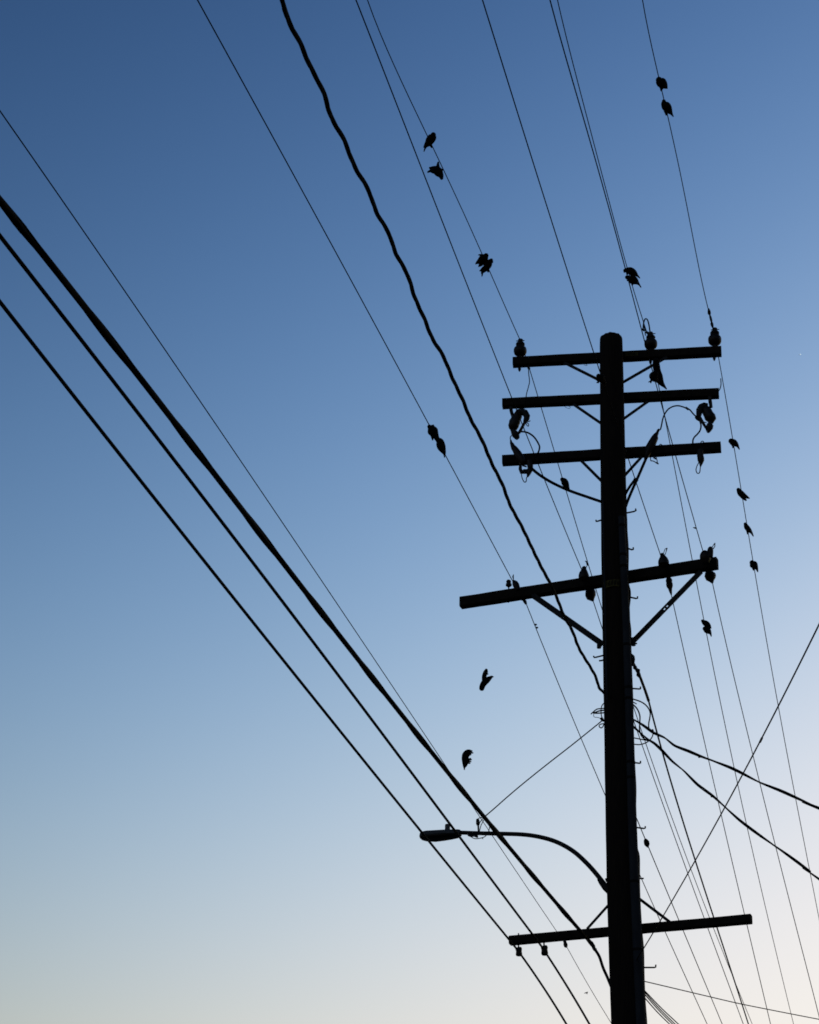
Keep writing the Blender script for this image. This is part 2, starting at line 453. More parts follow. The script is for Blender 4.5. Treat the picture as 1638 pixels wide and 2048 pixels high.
# ---------------------------------------------------------------- fuse cutouts under the second arm
def cutout(label, pl, bracket, body, head, hinge, tubep, extras, wires):
    o = thing('fuse_cutout', pl(*body[0][:2]), label, 'fuse cutout', 'fuse cutouts under the second crossarm')
    MB().tube(*px(pl, bracket), seg=8).build('bracket', 'steel', o)
    MB().tube(*px(pl, [(x, y, r * 1.08) for x, y, r in body]), seg=14).build('insulator_body', 'porcelain', o)
    MB().tube(*px(NEAR(2, -.09), [(x, y, r * 1.16) for x, y, r in head]), seg=10).build('top_contact', 'steel', o)
    MB().tube(*px(NEAR(2, -.09), hinge), seg=10).build('hinge', 'steel', o)
    MB().tube(*px(NEAR(2, -.12), tubep), seg=8).build('fuse_tube', 'porcelain', o)
    for e in extras: pxwire(MB(), NEAR(2, -.12), e, .95).build('pull_ring', 'steel', o)
    return o
q2 = NEAR(2, -.07)
cutout('porcelain fuse cutout hanging under the left end of the second crossarm', q2,
       [(1021.5, 814, 3.4), (1022.5, 822, 3.6), (1025, 831, 3.6), (1030, 831, 3)],
       [(1039, 826, 6), (1036, 831, 8.4), (1033, 835, 9.6), (1031, 840, 9.2), (1029.5, 844, 10.6), (1028, 848, 9.8), (1027, 852, 10), (1026, 857, 8), (1025.5, 860, 4)],
       [(1032, 831, 5), (1037, 824.5, 6), (1043, 822.5, 5.6), (1050, 826, 6.4), (1054, 832, 5.6), (1053, 838, 5), (1050, 844, 3.6), (1049, 847, 2)],
       [(1021, 860, 1), (1025, 861, 4.6), (1029, 866, 7), (1032, 871, 7.4), (1034, 876, 5.4), (1033, 879, 2)],
       [(1050, 844, 3.0), (1038, 866, 3.0)],
       [[(1052, 840), (1056, 843), (1059, 842.5), (1060.5, 841)], [(1051, 845), (1054, 851), (1057, 852), (1057, 848), (1053.5, 845)]], ())
cutout('porcelain fuse cutout hanging under the right end of the second crossarm', q2,
       [(1419, 793, 3.4), (1420.5, 804, 3.8), (1422, 814, 3.6), (1417, 815, 2.6)],
       [(1409, 814, 6), (1411, 818, 8.2), (1414, 823, 9.4), (1417, 829, 9.4), (1420, 834, 10.6), (1421.5, 838, 10.2), (1421, 842, 7), (1420.5, 845, 4)],
       [(1416, 811, 4), (1409, 811, 5.8), (1403, 814, 6.4), (1399, 820, 6), (1398, 828, 5), (1397, 834, 4)],
       [(1427, 846, 1), (1421, 845, 3.6), (1420, 850, 7), (1418.5, 855, 7.8), (1417, 860, 6), (1416.5, 865, 2.6)],
       [(1399, 834, 3.4), (1412, 856, 2.6)],
       [[(1391, 831.5), (1394, 833), (1398, 830)], [(1402, 839), (1408, 844), (1413, 845)]], ())

# ---------------------------------------------------------------- cable terminations on the third arm
q3 = NEAR(3, -.085)
def term(label, bodies, loops, rods=()):
    o = thing('cable_termination', q3(*bodies[0][0][:2]), label, 'cable termination', 'cable terminations on the third crossarm')
    for b in bodies: MB().tube(*px(q3, b), seg=12).build('sealing_end', 'porcelain', o)
    for l in loops: pxwire(MB(), q3, l, 1.0).build('lead_loop', 'wire', o)
    for l in rods: MB().tube(*px(q3, l), seg=8).build('bracket', 'steel', o)
term('tapered cable termination leaning out over the left end of the third crossarm',
     [[(1021.5, 880, 1.6), (1022.5, 886, 2.8), (1023.5, 887, 3.6), (1026, 893, 4.8), (1028, 896, 6), (1031, 900, 6.6), (1036, 908, 8), (1042, 918, 8.4), (1046, 926, 6)],
      [(1058, 922, 6), (1060.5, 932, 6), (1060.5, 940, 5.4), (1057, 948, 4), (1055, 954, 1.6)]],
     [[(1042.5, 946), (1044, 955), (1047, 962), (1050, 964.5), (1052.5, 962), (1053, 956), (1055, 953)]],
     [[(1041, 930, 3), (1040.5, 938, 3.6), (1043, 944, 4.4), (1048, 943, 5), (1054, 943, 5), (1059, 941, 5)], [(1045, 931, 1.6), (1053, 933.5, 1.6)]])
term('tapered cable termination leaning over the third crossarm just right of the pole',
     [[(1318, 858, 1.6), (1316.5, 861, 3), (1315, 864, 2.6), (1314.5, 866, 3.4), (1311.5, 870, 4.6), (1310, 875, 7), (1307.5, 880, 7.6), (1304, 887, 8.4), (1299, 896, 8.6), (1295, 906, 6), (1291, 918, 3.4)]],
     [[(1301, 913), (1301.5, 921), (1306, 922), (1311, 924.5), (1316.5, 927.5)], [(1311, 913), (1313.5, 918), (1315, 926)], [(1317, 893), (1320, 889), (1323, 889), (1325, 892)]],
     [[(1307, 915, 1.6), (1312, 918, 1.6)], [(1312, 925, 1.6), (1317, 928, 1.4)]])
term('stubby cable termination with a wire loop below the right end of the third crossarm',
     [[(1401, 900, 6.4), (1400.5, 908, 6.8), (1401, 912, 6), (1401.5, 916, 7), (1401.8, 921, 6.8), (1402, 925, 4.6), (1401.5, 929, 3), (1401, 933, 1.4)]],
     [[(1397.5, 925), (1394, 932), (1392, 939), (1393.5, 945), (1396.5, 947), (1399.5, 944), (1400.5, 936), (1401, 931)], [(1400.5, 887), (1403, 883), (1406, 882.5), (1408.5, 886)]],
     [[(1395.5, 908, 1.5), (1395.5, 914, 1.5)]])

def loose(name, label, cat, group, pl, lines, knobs=(), m='wire'):
    b = MB()
    for pts, r in lines: pxwire(b, pl, pts, r * (1.22 if name == 'wire_coil' else 1.1), 6, 8)
    o = tag(b.build(name, m), label, cat, group)
    for k in knobs: MB().tube(*px(pl, k), seg=8).build('connector', 'steel', o)
    return o
q23 = NEAR(2, -.1)
JG = 'short jumper wires between the crossarms'
loose('jumper_wire', 'thin jumper wire dropping from the top-left insulator past the second crossarm', 'wire', JG, q23, [([(1057, 734), (1057.5, 748), (1059, 763), (1056.5, 775), (1053, 788), (1051, 803), (1049, 814), (1046, 823)], .85)], [[(1056, 733, 2.6), (1058.5, 738, 2.6)]])
loose('jumper_wire', 'curved jumper wire bowing right below the left fuse cutout', 'wire', JG, q23, [([(1038, 863.5), (1048, 863.5), (1058, 866.5), (1068, 874), (1075, 884), (1079, 893), (1078, 901), (1074.5, 909), (1070, 918)], 1.6), ([(1023, 871), (1020.5, 875), (1021, 881)], .9)])
loose('jumper_wire', 'high arching jumper wire ending at the right fuse cutout', 'wire', JG, q23, [([(1397, 835), (1391, 832), (1385, 826), (1380, 820), (1374, 817), (1365, 813.5), (1356, 811.5), (1346, 813), (1337, 818), (1330, 827), (1325.5, 838), (1323.5, 848), (1321, 858), (1318, 860)], 1.35)], [[(1371.5, 815, 2.2), (1377, 819, 2.4)], [(1391, 834, 2.4), (1395, 838, 3), (1399, 841, 2.2)]])
loose('jumper_wire', 'S-shaped jumper wire from the right fuse cutout down to the third crossarm', 'wire', JG, q23, [([(1396, 838), (1400, 843), (1402, 852), (1400, 861), (1395, 868), (1389, 874), (1386, 880), (1385.5, 888)], 1.5)])
loose('jumper_wire', 'short jumper wire curling from the far right line to the second crossarm tip', 'wire', JG, AP[1], [([(1441.5, 757), (1442, 768), (1440.5, 776), (1437, 782), (1431, 786)], .9)])
loose('jumper_wire', 'looped jumper wire above the middle insulator of the top crossarm', 'wire', JG, AP[1], [([(1286, 660), (1287, 648), (1289, 640), (1291.5, 637.5), (1295, 640), (1298, 650), (1300, 664)], 1.25), ([(1287, 650), (1291, 661), (1296, 668)], 1.0), ([(1290, 664), (1291, 671)], .9)], [[(1285, 657, 1.6), (1287, 660, 2.6), (1289, 662, 1.6)], [(1291, 663, 1.5), (1294, 665, 2.9), (1298, 667, 2)]])
loose('power_cable', 'thick cable sagging from the third crossarm left end to the pole', 'cable', None, plane(10.5, -.05), [([(1060, 934), (1068, 941), (1080, 950.5), (1100, 963), (1122, 974), (1146, 984), (1175, 994), (1210, 1006)], 2.7)], m='rubber')
loose('power_cable', 'longer thick cable from the third crossarm down to the pole right side', 'cable', None, plane(10.5, -.02), [([(1295, 910), (1283, 938), (1271.6, 964), (1264, 981), (1256, 1000), (1251, 1014)], 2.6)], [[(1268, 960, 3), (1272, 958, 3.6), (1275, 962, 2.4)]], m='rubber')
loose('power_cable', 'short thick cable branching from a longer one just right of the pole', 'cable', None, plane(10.5, -.05), [([(1271.6, 957), (1267, 963), (1261, 971), (1255, 980.5), (1250.5, 989), (1245, 1000)], 2.4)], m='rubber')

# ---------------------------------------------------------------- wires
WIRES = {}
def fit(pts, deg=2, n=22):
    """smooth curve x(y) through pixel points"""
    y = np.array([p[1] for p in pts], float); x = np.array([p[0] for p in pts], float)
    c = np.polyfit(y, x, min(deg, len(pts) - 1))
    yy = np.linspace(y[0], y[-1], n)
    # keep the two ends exact
    e0, e1 = x[0] - np.polyval(c, y[0]), x[-1] - np.polyval(c, y[-1])
    tt = np.linspace(0, 1, n)
    xx = np.polyval(c, yy) + e0 * (1 - tt) ** 8 + e1 * tt ** 8
    return list(zip(xx, yy))
def heights(pp, h0, h1, bow=0.0):
    s = [0.0]
    for a, b in zip(pp, pp[1:]): s.append(s[-1] + math.hypot(b[0] - a[0], b[1] - a[1]))
    out = []
    for p, q in zip(pp, s):
        t = q / s[-1]
        out.append(at_h(p[0], p[1], h0 + (h1 - h0) * t - bow * 4 * t * (1 - t)))
    return out
def extend(P, dist, at_start):
    a, b = (P[0], P[1]) if at_start else (P[-1], P[-2])
    d = a - b
    hor = Vector((d.x, d.y, 0)).normalized()
    slope = d.z / max(Vector((d.x, d.y)).length, 1e-6)
    ext = []
    for s in (dist * .25, dist * .5, dist * .75, dist):
        ext.append(a + hor * s + Vector((0, 0, slope * s - slope * s * s / (2 * dist))))
    return (ext[::-1] + P) if at_start else (P + ext)
def twist(P, r_strand, r_off, pitch, n=3, phase=0.0):
    """strands wound round a path"""
    Q = []
    s = 0.0
    dense = cat_rom(P, 6)
    out = [[] for _ in range(n)]
    for i, p in enumerate(dense):
        if i: s += (p - dense[i - 1]).length
        t = (dense[min(i + 1, len(dense) - 1)] - dense[max(i - 1, 0)]).normalized()
        u = (UP - t * UP.dot(t)).normalized(); w = t.cross(u)
        for k in range(n):
            a = phase + 2 * math.pi * (k / n + s / pitch)
            out[k].append(p + u * (r_off * math.cos(a)) + w * (r_off * math.sin(a)))
    return out
LINEG = 'overhead lines strung to the pole'
def line(key, label, near, far, hA=None, dN=.3, dF=.7, r=.0052, anchor_pl=None, ext=(14, 22), deg=2, name='power_line', m='wire', bow=0.0):
    """near: pixels from the frame edge to the pole; far: pixels from the pole onward"""
    P = []
    if near:
        h = hA if hA is not None else anchor_pl(*near[-1]).z
        P += extend(heights(fit(near, deg), h - dN, h, bow), ext[0], True)
    if far:
        h2 = hA if hA is not None else (anchor_pl(*far[0]).z if anchor_pl else h)
        Q = heights(fit(far, deg), h2, h2 - dF, 0)
        P += extend(Q, ext[1], False)
    WIRES[key] = P
    rr = r if m != 'wire' or r < .005 else [r * float(np.interp(depth(p), [22, 34], [.92, 1.3])) for p in P]
    o = MB().tube(P, rr, 8).build(name, m)
    return tag(o, label, 'wire' if name == 'power_line' else 'cable', LINEG)
a1, a3, a5 = AP[1], AP[3], AP[5]
line('L8', 'thin power line to the top crossarm left insulator, with four birds on it', [(735, 0), (850, 262), (965, 510), (1012, 617), (1041, 682)], [(1053, 718), (1075, 797), (1110, 905), (1135, 990), (1178, 1132), (1205, 1228), (1267, 1404), (1309, 1546), (1353, 1660), (1383, 1739), (1418, 1833), (1458, 1935), (1506, 2052)], anchor_pl=a1, dN=.35, dF=1.0, deg=4)
line('LB', 'thin power line to the middle insulator of the top crossarm', [(1115, 0), (1165, 199), (1206, 362), (1229.5, 440), (1254.5, 533), (1267, 585), (1287, 645), (1299, 680)], [(1304, 705), (1318, 785), (1331, 832), (1342, 887), (1361, 1008), (1380, 1100), (1390, 1148), (1407, 1236), (1422, 1310), (1436, 1380), (1468, 1538), (1493, 1650), (1520, 1757), (1544, 1880), (1588, 2052)], anchor_pl=a1, dN=.35, dF=1.0, deg=4)
line('L11', 'thin power line to the right end of the top crossarm', [(1285, 0), (1335, 230), (1390, 496), (1418, 625), (1428, 662)], [(1433, 692), (1445, 760), (1465, 885), (1485, 985), (1507, 1130), (1535, 1296), (1551, 1380), (1593, 1605), (1620, 1745), (1650, 1898)], anchor_pl=a1, dN=.35, dF=1.0, deg=4)
line('LA', 'thin power line ending at the right tip of the fourth crossarm', [(1100, 0), (1158, 205), (1203, 366), (1227, 447), (1250, 533), (1261, 580), (1282, 651), (1314, 785), (1331, 832), (1345, 887), (1377, 1003), (1406, 1103)], [(1425, 1166), (1440, 1236), (1458, 1310), (1474, 1380), (1520, 1568), (1560, 1727), (1599, 1880), (1643, 2052)], hA=n4(1406, 1103).z, dN=.45, dF=.9, deg=5)
line('L9', 'thin line crossing the pole top to the fourth crossarm, right of the pole', [(965, 0), (1040, 235), (1110, 465), (1190, 715), (1256, 917), (1271, 962), (1321, 1110)], [(1342, 1187), (1351, 1226), (1370, 1310), (1385, 1380), (1414, 1508), (1444, 1635), (1488, 1827), (1502, 1880), (1542, 2052)], hA=n4(1321, 1110).z, dN=.45, dF=.9)
line('L7', 'thin power line ending at the fourth crossarm just left of the pole', [(712, 0), (850, 345), (1018, 783), (1062, 898), (1100, 998), (1140, 1086), (1164, 1141)], [(1186, 1201), (1203, 1250), (1266, 1436), (1301, 1550), (1341, 1651), (1377, 1745), (1409, 1833), (1455, 1959), (1488, 2052)], hA=n4(1164, 1141).z, dN=.45, dF=.9)
line('L5', 'thin power line with a bird pair, to the fourth crossarm left part', [(395, 0), (500, 192), (640, 447), (760, 665), (855, 846), (940, 1002), (1023, 1158)], [(1051, 1204), (1072, 1256), (1140, 1425), (1210, 1590), (1278, 1749), (1323, 1842), (1416, 2052)], hA=n4(1023, 1158).z, dN=.45, dF=.9)
def ll(key, label, near, far, r, dN=.25, dF=.6, name='communication_cable', m='rubber', deg=2, ext=(12, 18)):
    return line(key, label, near, far, hA=f5(*near[-1]).z, dN=dN, dF=dF, r=r, name=name, m=m, deg=deg, ext=ext)
ll('L1', 'thinnest lower left line, ending at the third spool of the lowest crossarm', [(0, 222), (145, 431), (430, 838), (700, 1245), (905, 1560), (954, 1635), (1110, 1862), (1131, 1889)], [(1131, 1889), (1180, 1976), (1226, 2052)], .0031, m='wire')
ll('L3', 'black cable crossing over the lamp photocell to the second spool of the lowest crossarm', [(0, 472), (130, 641), (400, 985), (630, 1285), (830, 1556), (890, 1643), (1060, 1867), (1087, 1898)], [(1091, 1905), (1130, 1966), (1181, 2052)], .0112)
ll('L4', 'black cable crossing the lamp head to the leftmost spool of the lowest crossarm', [(0, 604), (300, 985), (560, 1311), (800, 1611), (840, 1663), (1018, 1880), (1036, 1901)], [(1040, 1907), (1085, 1972), (1135, 2052)], .0112)
# thick lashed cable bundle
nb = [(-2, 399), (105, 532), (240, 712), (450, 978), (620, 1186), (730, 1335), (890, 1534), (965, 1636), (1000, 1680), (1065, 1757), (1110, 1806), (1165, 1865), (1180, 1884)]
hb = f5(1180, 1884).z
P = extend(heights(fit(nb, 3, 40), hb - .25, hb), 12, True)
bundle = MB().tube(P, .0185, 9).build('communication_cable', 'rubber')
tag(bundle, 'thickest lashed cable bundle running diagonally above the lamp to the lowest crossarm', 'cable', LINEG)
for k, s in enumerate(twist(P, .004, .0175, 2.4, 2)):
    MB().tube(s, .0062, 5).build('lashed_strand', 'wire', bundle)
MB().tube(*px(f5, [(1178, 1881, 2.6), (1182, 1886, 4.6), (1187, 1893, 4), (1188, 1897, 3.4), (1190, 1899, 4), (1192, 1902, 2.6)]), seg=10).build('dead_end_clamp', 'steel', bundle)
MB().tube(cat_rom([f5(*p) for p in ((1186, 1894), (1192, 1902), (1199, 1914), (1206, 1935), (1214, 1953), (1223, 1975), (1230, 1992))], 5), 3.0 * m_per_px(f5(1200, 1920)), 8).build('cable_tail', 'rubber', bundle)
m = MB(); pxwire(m, f5, [(1105, 1799), (1120, 1816), (1140, 1838), (1158, 1856), (1180, 1885)], .8); m.build('support_wire', 'wire', bundle)
# wavy twisted service cable crossing in front of the fourth arm
wv = [(563, -6), (577, 42), (601, 87), (619, 130), (647, 184), (662, 234), (688, 279), (709, 333), (737, 380), (753, 425), (778, 467), (791, 506), (815, 549), (829, 594), (850, 640), (864, 676), (887, 713), (905, 757), (926, 801), (940, 836), (964, 880), (984, 928), (1005, 969), (1020, 1010), (1044, 1054), (1063, 1094), (1084, 1137), (1099, 1164), (1114, 1196), (1128, 1232), (1145, 1262), (1158, 1297), (1180, 1333), (1192, 1355), (1198, 1375), (1207, 1385)]
hw_ = plane(0, -.1)(1207, 1385).z
dense = [Vector(p) for p in cat_rom([Vector((x, y, 0)) for x, y in wv], 6)]
for _ in range(2):                                   # ease the kinks
    dense = [dense[0]] + [(dense[i - 1] + dense[i] * 2 + dense[i + 1]) / 4 for i in range(1, len(dense) - 1)] + [dense[-1]]
P = extend(heights([(p.x, p.y) for p in dense[::2]] + [(dense[-1].x + .1, dense[-1].y + .1)], hw_ - .3, hw_), 8, True)
b = MB()
for s in twist(P, .012, .0075, .75, 3): b.tube(s[::2], .0094, 7)
tag(b.build('service_cable', 'rubber'), 'thick wavy twisted cable passing in front of the fourth crossarm', 'cable')
WIRES['wavy'] = P
# messenger on the right of the pole going away
hs = P0(1266, 1318).z
Q = [(1266, 1325), (1274, 1340), (1281, 1356), (1290, 1380), (1297, 1401)]
b = MB()
Pn = heights(Q, hs, hs)
Pf = extend(heights(fit([(1297, 1401), (1310, 1450), (1325, 1508), (1338, 1556), (1363, 1629), (1392, 1722), (1426, 1832), (1441, 1880), (1468, 1958), (1498, 2052)], 3), hs, hs - .7), 20, False)
mess = b.tube(Pf, .0105, 7).build('communication_cable', 'rubber')
tag(mess, 'cable dropping steeply from a clamp on the pole right side into the distance', 'cable', LINEG)
MB().tube(Pn, [.014, .014, .016, .016, .017], 8).build('preformed_grip', 'steel', mess)
MB().tube(*px(P0, [(1262, 1308, 2), (1266.5, 1313, 3), (1266, 1318, 4.4), (1265, 1326, 4), (1263, 1331, 3)]), seg=10).build('bracket', 'steel', mess)
MB().tube(*px(P0, [(1268, 1331, 2.4), (1270, 1335, 4.6), (1272, 1338, 3), (1276, 1341.5, 5), (1276.5, 1345, 3.4), (1277, 1349.5, 4.8), (1280, 1354, 3)]), seg=10).build('turnbuckle', 'steel', mess)
# line leaving behind the pole with a small splice box
hk = P0(1262, 1612).z + .9
Pk = heights(fit([(1258, 1600), (1273, 1637), (1292, 1682), (1357, 1838), (1374, 1880), (1446, 2052)], 2), hk, hk - .3)
kk = MB().tube(extend(Pk, 15, False), .0065, 6).build('power_line', 'wire')
tag(kk, 'thin line leaving the pole right side with a small round splice on it', 'wire', LINEG)
pk = at_h(1293, 1686, hk - .05)
e = m_per_px(pk)
MB().tube([pk + UP * (9 * e) - RT * (3 * e), pk + UP * 6 * e - RT * 2 * e, pk + UP * 2 * e, pk - UP * 3 * e + RT * e, pk - UP * 6 * e + RT * 2 * e, pk - UP * 9 * e + RT * 3 * e], [1.2 * e, 4 * e, 5.8 * e, 5.6 * e, 3.6 * e, 1.2 * e], 10).build('splice', 'rubber', kk)
# diagonal line from the pole over to the near right
hd = plane(0, -.16)(1272, 1922).z
Pd = heights(fit([(1270, 1925), (1287, 1899), (1325, 1837), (1400, 1709), (1480, 1556), (1522, 1478), (1555, 1413), (1642, 1241)], 2), hd, hd - .2)
dd = MB().tube(extend(Pd, 8, False), .0056, 7).build('service_line', 'rubber')
tag(dd, 'straight service line rising diagonally from low on the pole to the right frame edge', 'wire', LINEG)
MB().tube([at_h(1520, 1484, hd - .1), at_h(1524, 1476, hd - .1)], .009, 8).build('splice', 'rubber', dd)
# twisted drops to the right
def drop(label, pts, d0, d1, sr, so, pitch, clips=()):
    n = len(pts)
    P = [at_d(p[0], p[1], d0 + (d1 - d0) * (i / (n - 1))) for i, p in enumerate(pts)]
    P = P[:1] + cat_rom(P, 2)[1:]
    P = extend(P, 8, False)
    b = MB()
    for s in twist(P, sr, so, pitch, 2, random.random() * 6): b.tube(s, sr, 7)
    st = twist(P, sr, so * .7, pitch * 1.6, 1, 2.0)[0]; b.tube(st, sr * .7, 6)
    o = tag(b.build('service_cable', 'rubber'), label, 'cable', 'twisted service drops to the right')
    for c in clips:
        q = at_d(c[0], c[1], d0 + (d1 - d0) * (c[0] - pts[0][0]) / (pts[-1][0] - pts[0][0]))
        MB().tube([q - UP * .012 - RT * .012, q, q + UP * .006 + RT * .012], [.006, .016, .006], 7).build('clip', 'steel', o)
dp = depth(P0(1266, 1445))
drop('upper of two twisted service cables running right from the pole', [(1262, 1436), (1284, 1449), (1300, 1460.5), (1310, 1467), (1330, 1476), (1349, 1491), (1375, 1501.5), (1400, 1512), (1425, 1521.5), (1460, 1535), (1487, 1548), (1520, 1565), (1560, 1581), (1600, 1599), (1642, 1618)], dp, dp - 1.6, .0085, .0078, 1.15, [(1399, 1513), (1305, 1461)])
drop('lower of two twisted service cables running right from the pole', [(1262, 1449), (1280, 1465), (1297, 1479.5), (1309, 1487), (1326, 1503), (1345, 1523), (1368, 1542), (1395, 1569), (1425, 1591.5), (1450, 1614), (1480, 1641), (1520, 1671), (1560, 1699), (1600, 1728), (1642, 1761)], dp, dp - 1.2, .0080, .0078, 1.2, [(1424, 1592), (1522, 1672)])
d5 = depth(P0(1290, 1990))
def thin(label, name, pts, d0, d1, r, group=None):
    P = [at_d(x, y, d0 + (d1 - d0) * i / (len(pts) - 1)) for i, (x, y) in enumerate(pts)]
    return tag(MB().tube(extend(cat_rom(P, 3), 6, False), r, 6).build(name, 'wire'), label, 'wire', group)
thin('thin nearly level wire leaving the pole low at the right', 'service_line', [(1284, 1961.5), (1320, 1970), (1375, 1983), (1430, 1996), (1480, 2007.5), (1560, 2023.5), (1645, 2040)], d5, d5 + 2, .0052)
for rank, (a, c, off) in zip(('topmost', 'second', 'third', 'lowest'), (((1288, 1980), (1362, 2053), 0), ((1288, 1983), (1355, 2053), .04), ((1288, 1987), (1350, 2053), -.03), ((1288, 1994), (1344, 2053), .02))):
    A = at_d(*a, d5 + off); B = at_d((a[0] + c[0]) / 2 - 1, (a[1] + c[1]) / 2 + 1, d5 + off + 1); C = at_d(*c, d5 + off + 2)
    tag(MB().tube(extend(cat_rom([A, B, C], 5), 6, False), .0062, 6).build('service_cable', 'rubber'), rank + ' of four parallel cables leaving low on the pole at bottom right', 'cable', 'four cables fanning out low on the pole')
# wire coils tied at both sides of the pole
cv = lambda L: [(1180 + x / 8.533, 1280 + y / 8.533) for x, y in L]
qn = plane(0, -.06)
loose('wire_coil', 'tangle of looped wire sticking out from the pole left side', 'wire', None, qn,
      [(cv([(260, 1165), (190, 1170), (120, 1180), (70, 1215), (15, 1265)]), 1.0), (cv([(260, 1195), (160, 1210), (90, 1235), (50, 1240), (90, 1250), (160, 1248), (260, 1240)]), 1.2), (cv([(250, 1070), (210, 1110), (190, 1170), (190, 1250), (200, 1310), (230, 1360)]), .9),
       (cv([(65, 1255), (62, 1290), (75, 1315), (130, 1322), (185, 1338), (220, 1345)]), .5), (cv([(250, 1425), (190, 1435), (158, 1455), (162, 1485), (192, 1500), (218, 1480), (235, 1440)]), .9)],
      [[(1201, 1436, 2), (1205, 1440, 3.2), (1209, 1442, 2)]])
loose('wire_coil', 'tangle of looped wire curling out from the pole right side', 'wire', None, qn,
      [(cv([(560, 985), (660, 995), (740, 1010), (880, 1060), (975, 1135), (1025, 1230), (1020, 1330), (1003, 1420), (1005, 1500), (1040, 1560), (1090, 1595)]), 1.15), (cv([(680, 1060), (750, 1115), (810, 1185), (850, 1290), (850, 1400), (845, 1520), (870, 1620), (930, 1690), (1000, 1720)]), 1.2),
       (cv([(690, 1655), (760, 1672), (860, 1692), (960, 1712), (1010, 1722)]), 1.0), (cv([(690, 1765), (760, 1780), (850, 1785), (940, 1760), (1010, 1718), (1060, 1655), (1078, 1590)]), 1.0), (cv([(690, 1045), (740, 1062), (795, 1092)]), .9)],
      [[(1305, 1458.5, 1.4), (1305.3, 1464, 1.4)]])

# ---------------------------------------------------------------- street light
LP = plane(14, -.05)
lamp = thing('street_light', LP(1213, 1775), 'cobra-head street light on a curved arm reaching left from the pole', 'street light')
armpts = [(1222, 1782), (1211, 1771), (1200, 1757), (1186, 1740), (1170, 1723), (1150, 1705), (1128, 1691), (1104, 1680.5), (1075, 1673), (1045, 1669), (1005, 1667.5), (960, 1666.5), (915, 1665)]
Pa = cat_rom([LP(*p) for p in armpts], 5)
MB().tube(Pa, [np.interp(i, [0, len(Pa) - 1], [5.0, 4.1]) * m_per_px(Pa[i]) for i in range(len(Pa))], 12).build('curved_arm', 'steel', lamp)
MB().tube(*px(LP, [(1218, 1783, 6), (1211, 1775, 6.8), (1203, 1764, 6.2), (1199, 1757, 5.6)]), seg=12).build('pole_clamp', 'steel', lamp)
MB().tube(*px(LP, [(1212, 1757, 2.4), (1214, 1763, 2.4)]), seg=8).build('bolt', 'steel', lamp)
def shell(stations, v0, v1, name, m, ease=1.0):
    """loft across the lamp head: stations (x px, y px, half width m, half height m)"""
    b = MB()
    ax = LP.n.cross(Vector((0, 0, 1))).normalized()
    K = 20
    for (x, y, w, h) in stations:
        c = LP(x, y)
        for k in range(K):
            a = 2 * math.pi * k / K
            ca, sa = math.cos(a), math.sin(a)
            ca = math.copysign(abs(ca) ** .5, ca); sa = math.copysign(abs(sa) ** .5, sa)
            v = h * sa
            v = max(v0 * h, min(v1 * h, v))
            b.v.append(c + LP.n * (w * ca) + Vector((0, 0, v)))
    for i in range(len(stations) - 1):
        for k in range(K):
            k2 = (k + 1) % K
            b.f.append((i * K + k, i * K + k2, (i + 1) * K + k2, (i + 1) * K + k))
    b.f.append(tuple(reversed(range(K)))); b.f.append(tuple((len(stations) - 1) * K + k for k in range(K)))
    return b.build(name, m, lamp)
shell([(839, 1673, .010, .010), (841, 1672, .042, .022), (845, 1671, .070, .028), (855, 1670.4, .088, .030), (872, 1669.8, .092, .031), (890, 1668.8, .090, .032), (906, 1668, .080, .033), (918, 1666.6, .062, .031), (921.5, 1666, .05, .026)], -.55, 1, 'housing', 'lamp')
shell([(840, 1674.2, .02, .012), (843, 1674.6, .058, .020), (850, 1674.8, .080, .025), (868, 1674.6, .088, .031), (886, 1673, .082, .029), (902, 1671.5, .072, .025), (914, 1670.5, .058, .020), (917, 1670, .05, .014)], -1, .45, 'lens', 'lens')
MB().tube(*px(LP, [(895, 1662, 6), (895, 1658, 5.4), (895, 1650.5, 5.2), (895, 1649, 4.6)]), seg=14).build('photocell', 'lamp', lamp)
MB().tube(*px(LP, [(917, 1673, 2), (922, 1677, 2.2), (924.5, 1678.5, 1.2)]), seg=6).build('latch', 'steel', lamp)
MB().tube(*px(LP, [(955, 1638, 2.6), (955.5, 1641, 3.6), (956, 1647, 4.2), (956, 1650, 3), (956.5, 1651, 2), (957, 1663, 1.8)]), seg=10).build('feed_insulator', 'porcelain', lamp)
MB().tube(*px(LP, [(936, 1670, 2), (942, 1672, 2.6), (948, 1671, 2.4), (954, 1672.5, 3.2), (955, 1675, 1.8)]), seg=8).build('clamp', 'steel', lamp)
b = MB()
for pts in ([(940, 1671), (945, 1675.5), (952, 1677.5), (962, 1676), (970, 1673), (975, 1667), (978.5, 1658), (979, 1648), (977, 1641)], [(956, 1638), (960, 1635.5), (966, 1635)], [(957, 1650), (961, 1643), (966, 1637)], [(959, 1662), (962, 1651), (967, 1641), (969, 1636)], [(964, 1676), (966, 1678)]):
    pxwire(b, LP, pts, .95)
b.build('feed_wiring', 'wire', lamp)
P = [LP(*p) for p in ((966, 1636), (985, 1620), (1015, 1593.5), (1050, 1564), (1095, 1528), (1140, 1493), (1175, 1465), (1207, 1439))]
tag(MB().tube(cat_rom(P, 4), 1.25 * m_per_px(P[0]), 7).build('service_line', 'wire'), 'single feed wire slanting from the pole down to the street light arm', 'wire')

